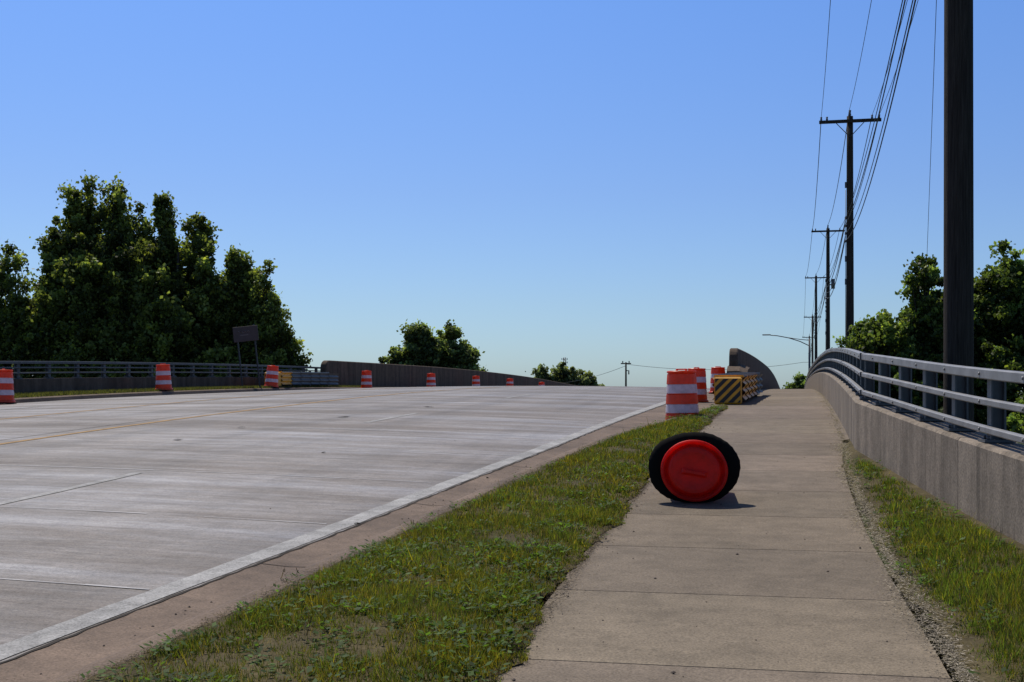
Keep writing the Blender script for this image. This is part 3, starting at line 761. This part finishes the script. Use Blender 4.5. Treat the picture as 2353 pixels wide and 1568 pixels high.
tree('poplar_tree',(-12.3,65,-6),[(-12.6,65,3.9,.8,.9,2.7),(-12.0,65,1.6,1.0,1.0,3.2),(-11.4,65,.2,.8,.9,3.0),(-10.9,65,-.4,.5,.7,3.2),(-12.3,65,-2,1.7,1.6,3.4)],420,95,.22,.42,COT,15,1.2)
tree('shade_tree',(-9.5,150,-7),[(-11.0,150,4.2,2.4,3,4.7),(-7.6,150,4.2,2.6,3,3.9),(-13.6,150,2.8,2.2,2,2.7),(-5.6,150,3.2,2.0,2,2.9),(-9.3,150,5.2,1.6,2,2.3),(-10,148,0,5.5,3,3.4)],520,80,.45,.8,(.125,.155,.065),21,.8,.4)
tree('shade_tree',(-3.2,156,-7),[(-3.6,156,.8,1.2,2,2.2),(-1.8,156,.6,1.6,2,1.8),(-5,156,1.2,1.5,2,2.6)],130,65,.4,.6,(.14,.18,.07),22,.8)
tree('distant_trees',(9.5,255,-7),[(5.9,255,1.8,2.2,2,4.2),(10.2,255,2.1,3.0,3,4.2),(14.4,255,1.2,2.9,3,3.8),(17.2,255,-.3,1.4,2,2.8),(3.8,255,.2,1.5,2,2.7),(8,255,0,3,2,4)],380,75,.65,.95,(.135,.155,.08),23,.8,.4)
tree('oak_tree',(13.2,40,-6),[(12.9,40,2.2,1.0,1.2,2.1),(13.6,40,1.0,1.6,1.5,2.6),(11.7,40,1.0,1.0,1.0,1.7),(14.5,40,2.2,.9,1.2,1.7),(12.5,39,-1.5,2.6,2,2.2)],640,110,.16,.32,OAK,31,.85)
tree('oak_tree',(15.6,39,-6),[(14.9,39,2.9,1.0,1.2,1.7),(15.9,39,2.5,1.2,1.3,1.9),(17.3,39,2.5,1.3,1.4,1.9),(16.2,38,0,2.8,2,2.7),(15.5,38,-2.5,3,2,2),(18.5,39,1.5,1.6,1.5,2.6)],980,110,.16,.34,OAK,32,.85)
tree('ash_tree',(11.2,42,-6),[(11.4,42,1.2,.6,.8,1.4),(10.9,42,.2,.7,.9,1.6),(12.3,42,.8,.9,1,1.9),(11.2,41,-2,1.4,1.4,2.6)],340,95,.15,.28,(.12,.165,.045),33,1.0)
tree('ash_tree',(16.8,33,-6),[(15.0,33,-.3,1.4,1.4,1.7),(16.8,33,.4,1.2,1.4,1.5),(13.6,33,-2.0,1.6,1.3,2),(11,33,-2.6,1.4,1,1.6)],480,100,.15,.3,(.12,.17,.045),34,.9)
tree('shrub',(27.0,119,-4),[(26.9,119,.7,.9,1,1.3),(28.2,119,.5,.8,1,1.1),(29.6,119,1.2,1.4,1,1.8),(26.0,119,.3,.7,1,.9)],110,70,.28,.45,(.10,.14,.05),35,.8,.1)
tree('distant_trees',(-9,110,-6),[(-20,112,-1.2,5,2,2.6),(-30,112,0,6,2,3),(-13.4,100,-.8,2.5,2,2.3),(-40,112,1,7,2,4)],330,70,.4,1.0,(.09,.115,.04),36,.8,.2)

# ------------------------------------------------------------------ light, world, camera
az,el=R(37),R(57)
sv=Vector((-math.sin(az)*math.cos(el),math.cos(az)*math.cos(el),math.sin(el)))
L=bpy.data.lights.new('sun','SUN'); L.energy=4.4; L.angle=R(.53); L.color=(1,.94,.84)
lo=bpy.data.objects.new('sun',L); lo.rotation_euler=sv.to_track_quat('Z','Y').to_euler(); lo.location=(0,0,30); scene.collection.objects.link(lo)
w=bpy.data.worlds.new("World"); scene.world=w; w.use_nodes=True; nt=w.node_tree
bg=nt.nodes['Background']; sky=nt.nodes.new('ShaderNodeTexSky'); sky.sky_type='NISHITA'; sky.sun_disc=False
sky.sun_elevation=el; sky.sun_rotation=-az; sky.air_density=1.0; sky.dust_density=.6; sky.ozone_density=2.0
tc=N(nt,'ShaderNodeTexCoord'); sx=N(nt,'ShaderNodeSeparateXYZ'); nt.links.new(tc.outputs['Generated'],sx.inputs[0])
k=.5
rp=ramp(nt,sx.outputs[2],[(0.0,(.66*k,.90*k,1.27*k)),(.07,(.68*k,.87*k,1.19*k)),(.155,(.68*k,.86*k,1.24*k)),(.3,(.66*k,.95*k,1.45*k)),(.6,(.6*k,.72*k,.95*k))])
o=mul(nt,sky.outputs[0],rp)
sc=N(nt,'ShaderNodeVectorMath',operation='SCALE'); nt.links.new(o,sc.inputs[0]); sc.inputs['Scale'].default_value=2.0
nt.links.new(sc.outputs[0],bg.inputs[0]); bg.inputs[1].default_value=.09
cam=bpy.data.cameras.new('camera'); co=bpy.data.objects.new('camera',cam); scene.collection.objects.link(co)
cam.sensor_width=36; cam.lens=45; cam.shift_y=.0514; cam.clip_start=.05; cam.clip_end=12000
co.location=(0,0,0); co.rotation_euler=(R(90),0,R(12.52)); scene.camera=co
scene.view_settings.view_transform='Standard'; scene.view_settings.look='None'; scene.view_settings.exposure=0; scene.view_settings.gamma=1
print('verts',sum(len(o.data.vertices) for o in scene.objects if o.type=='MESH'))
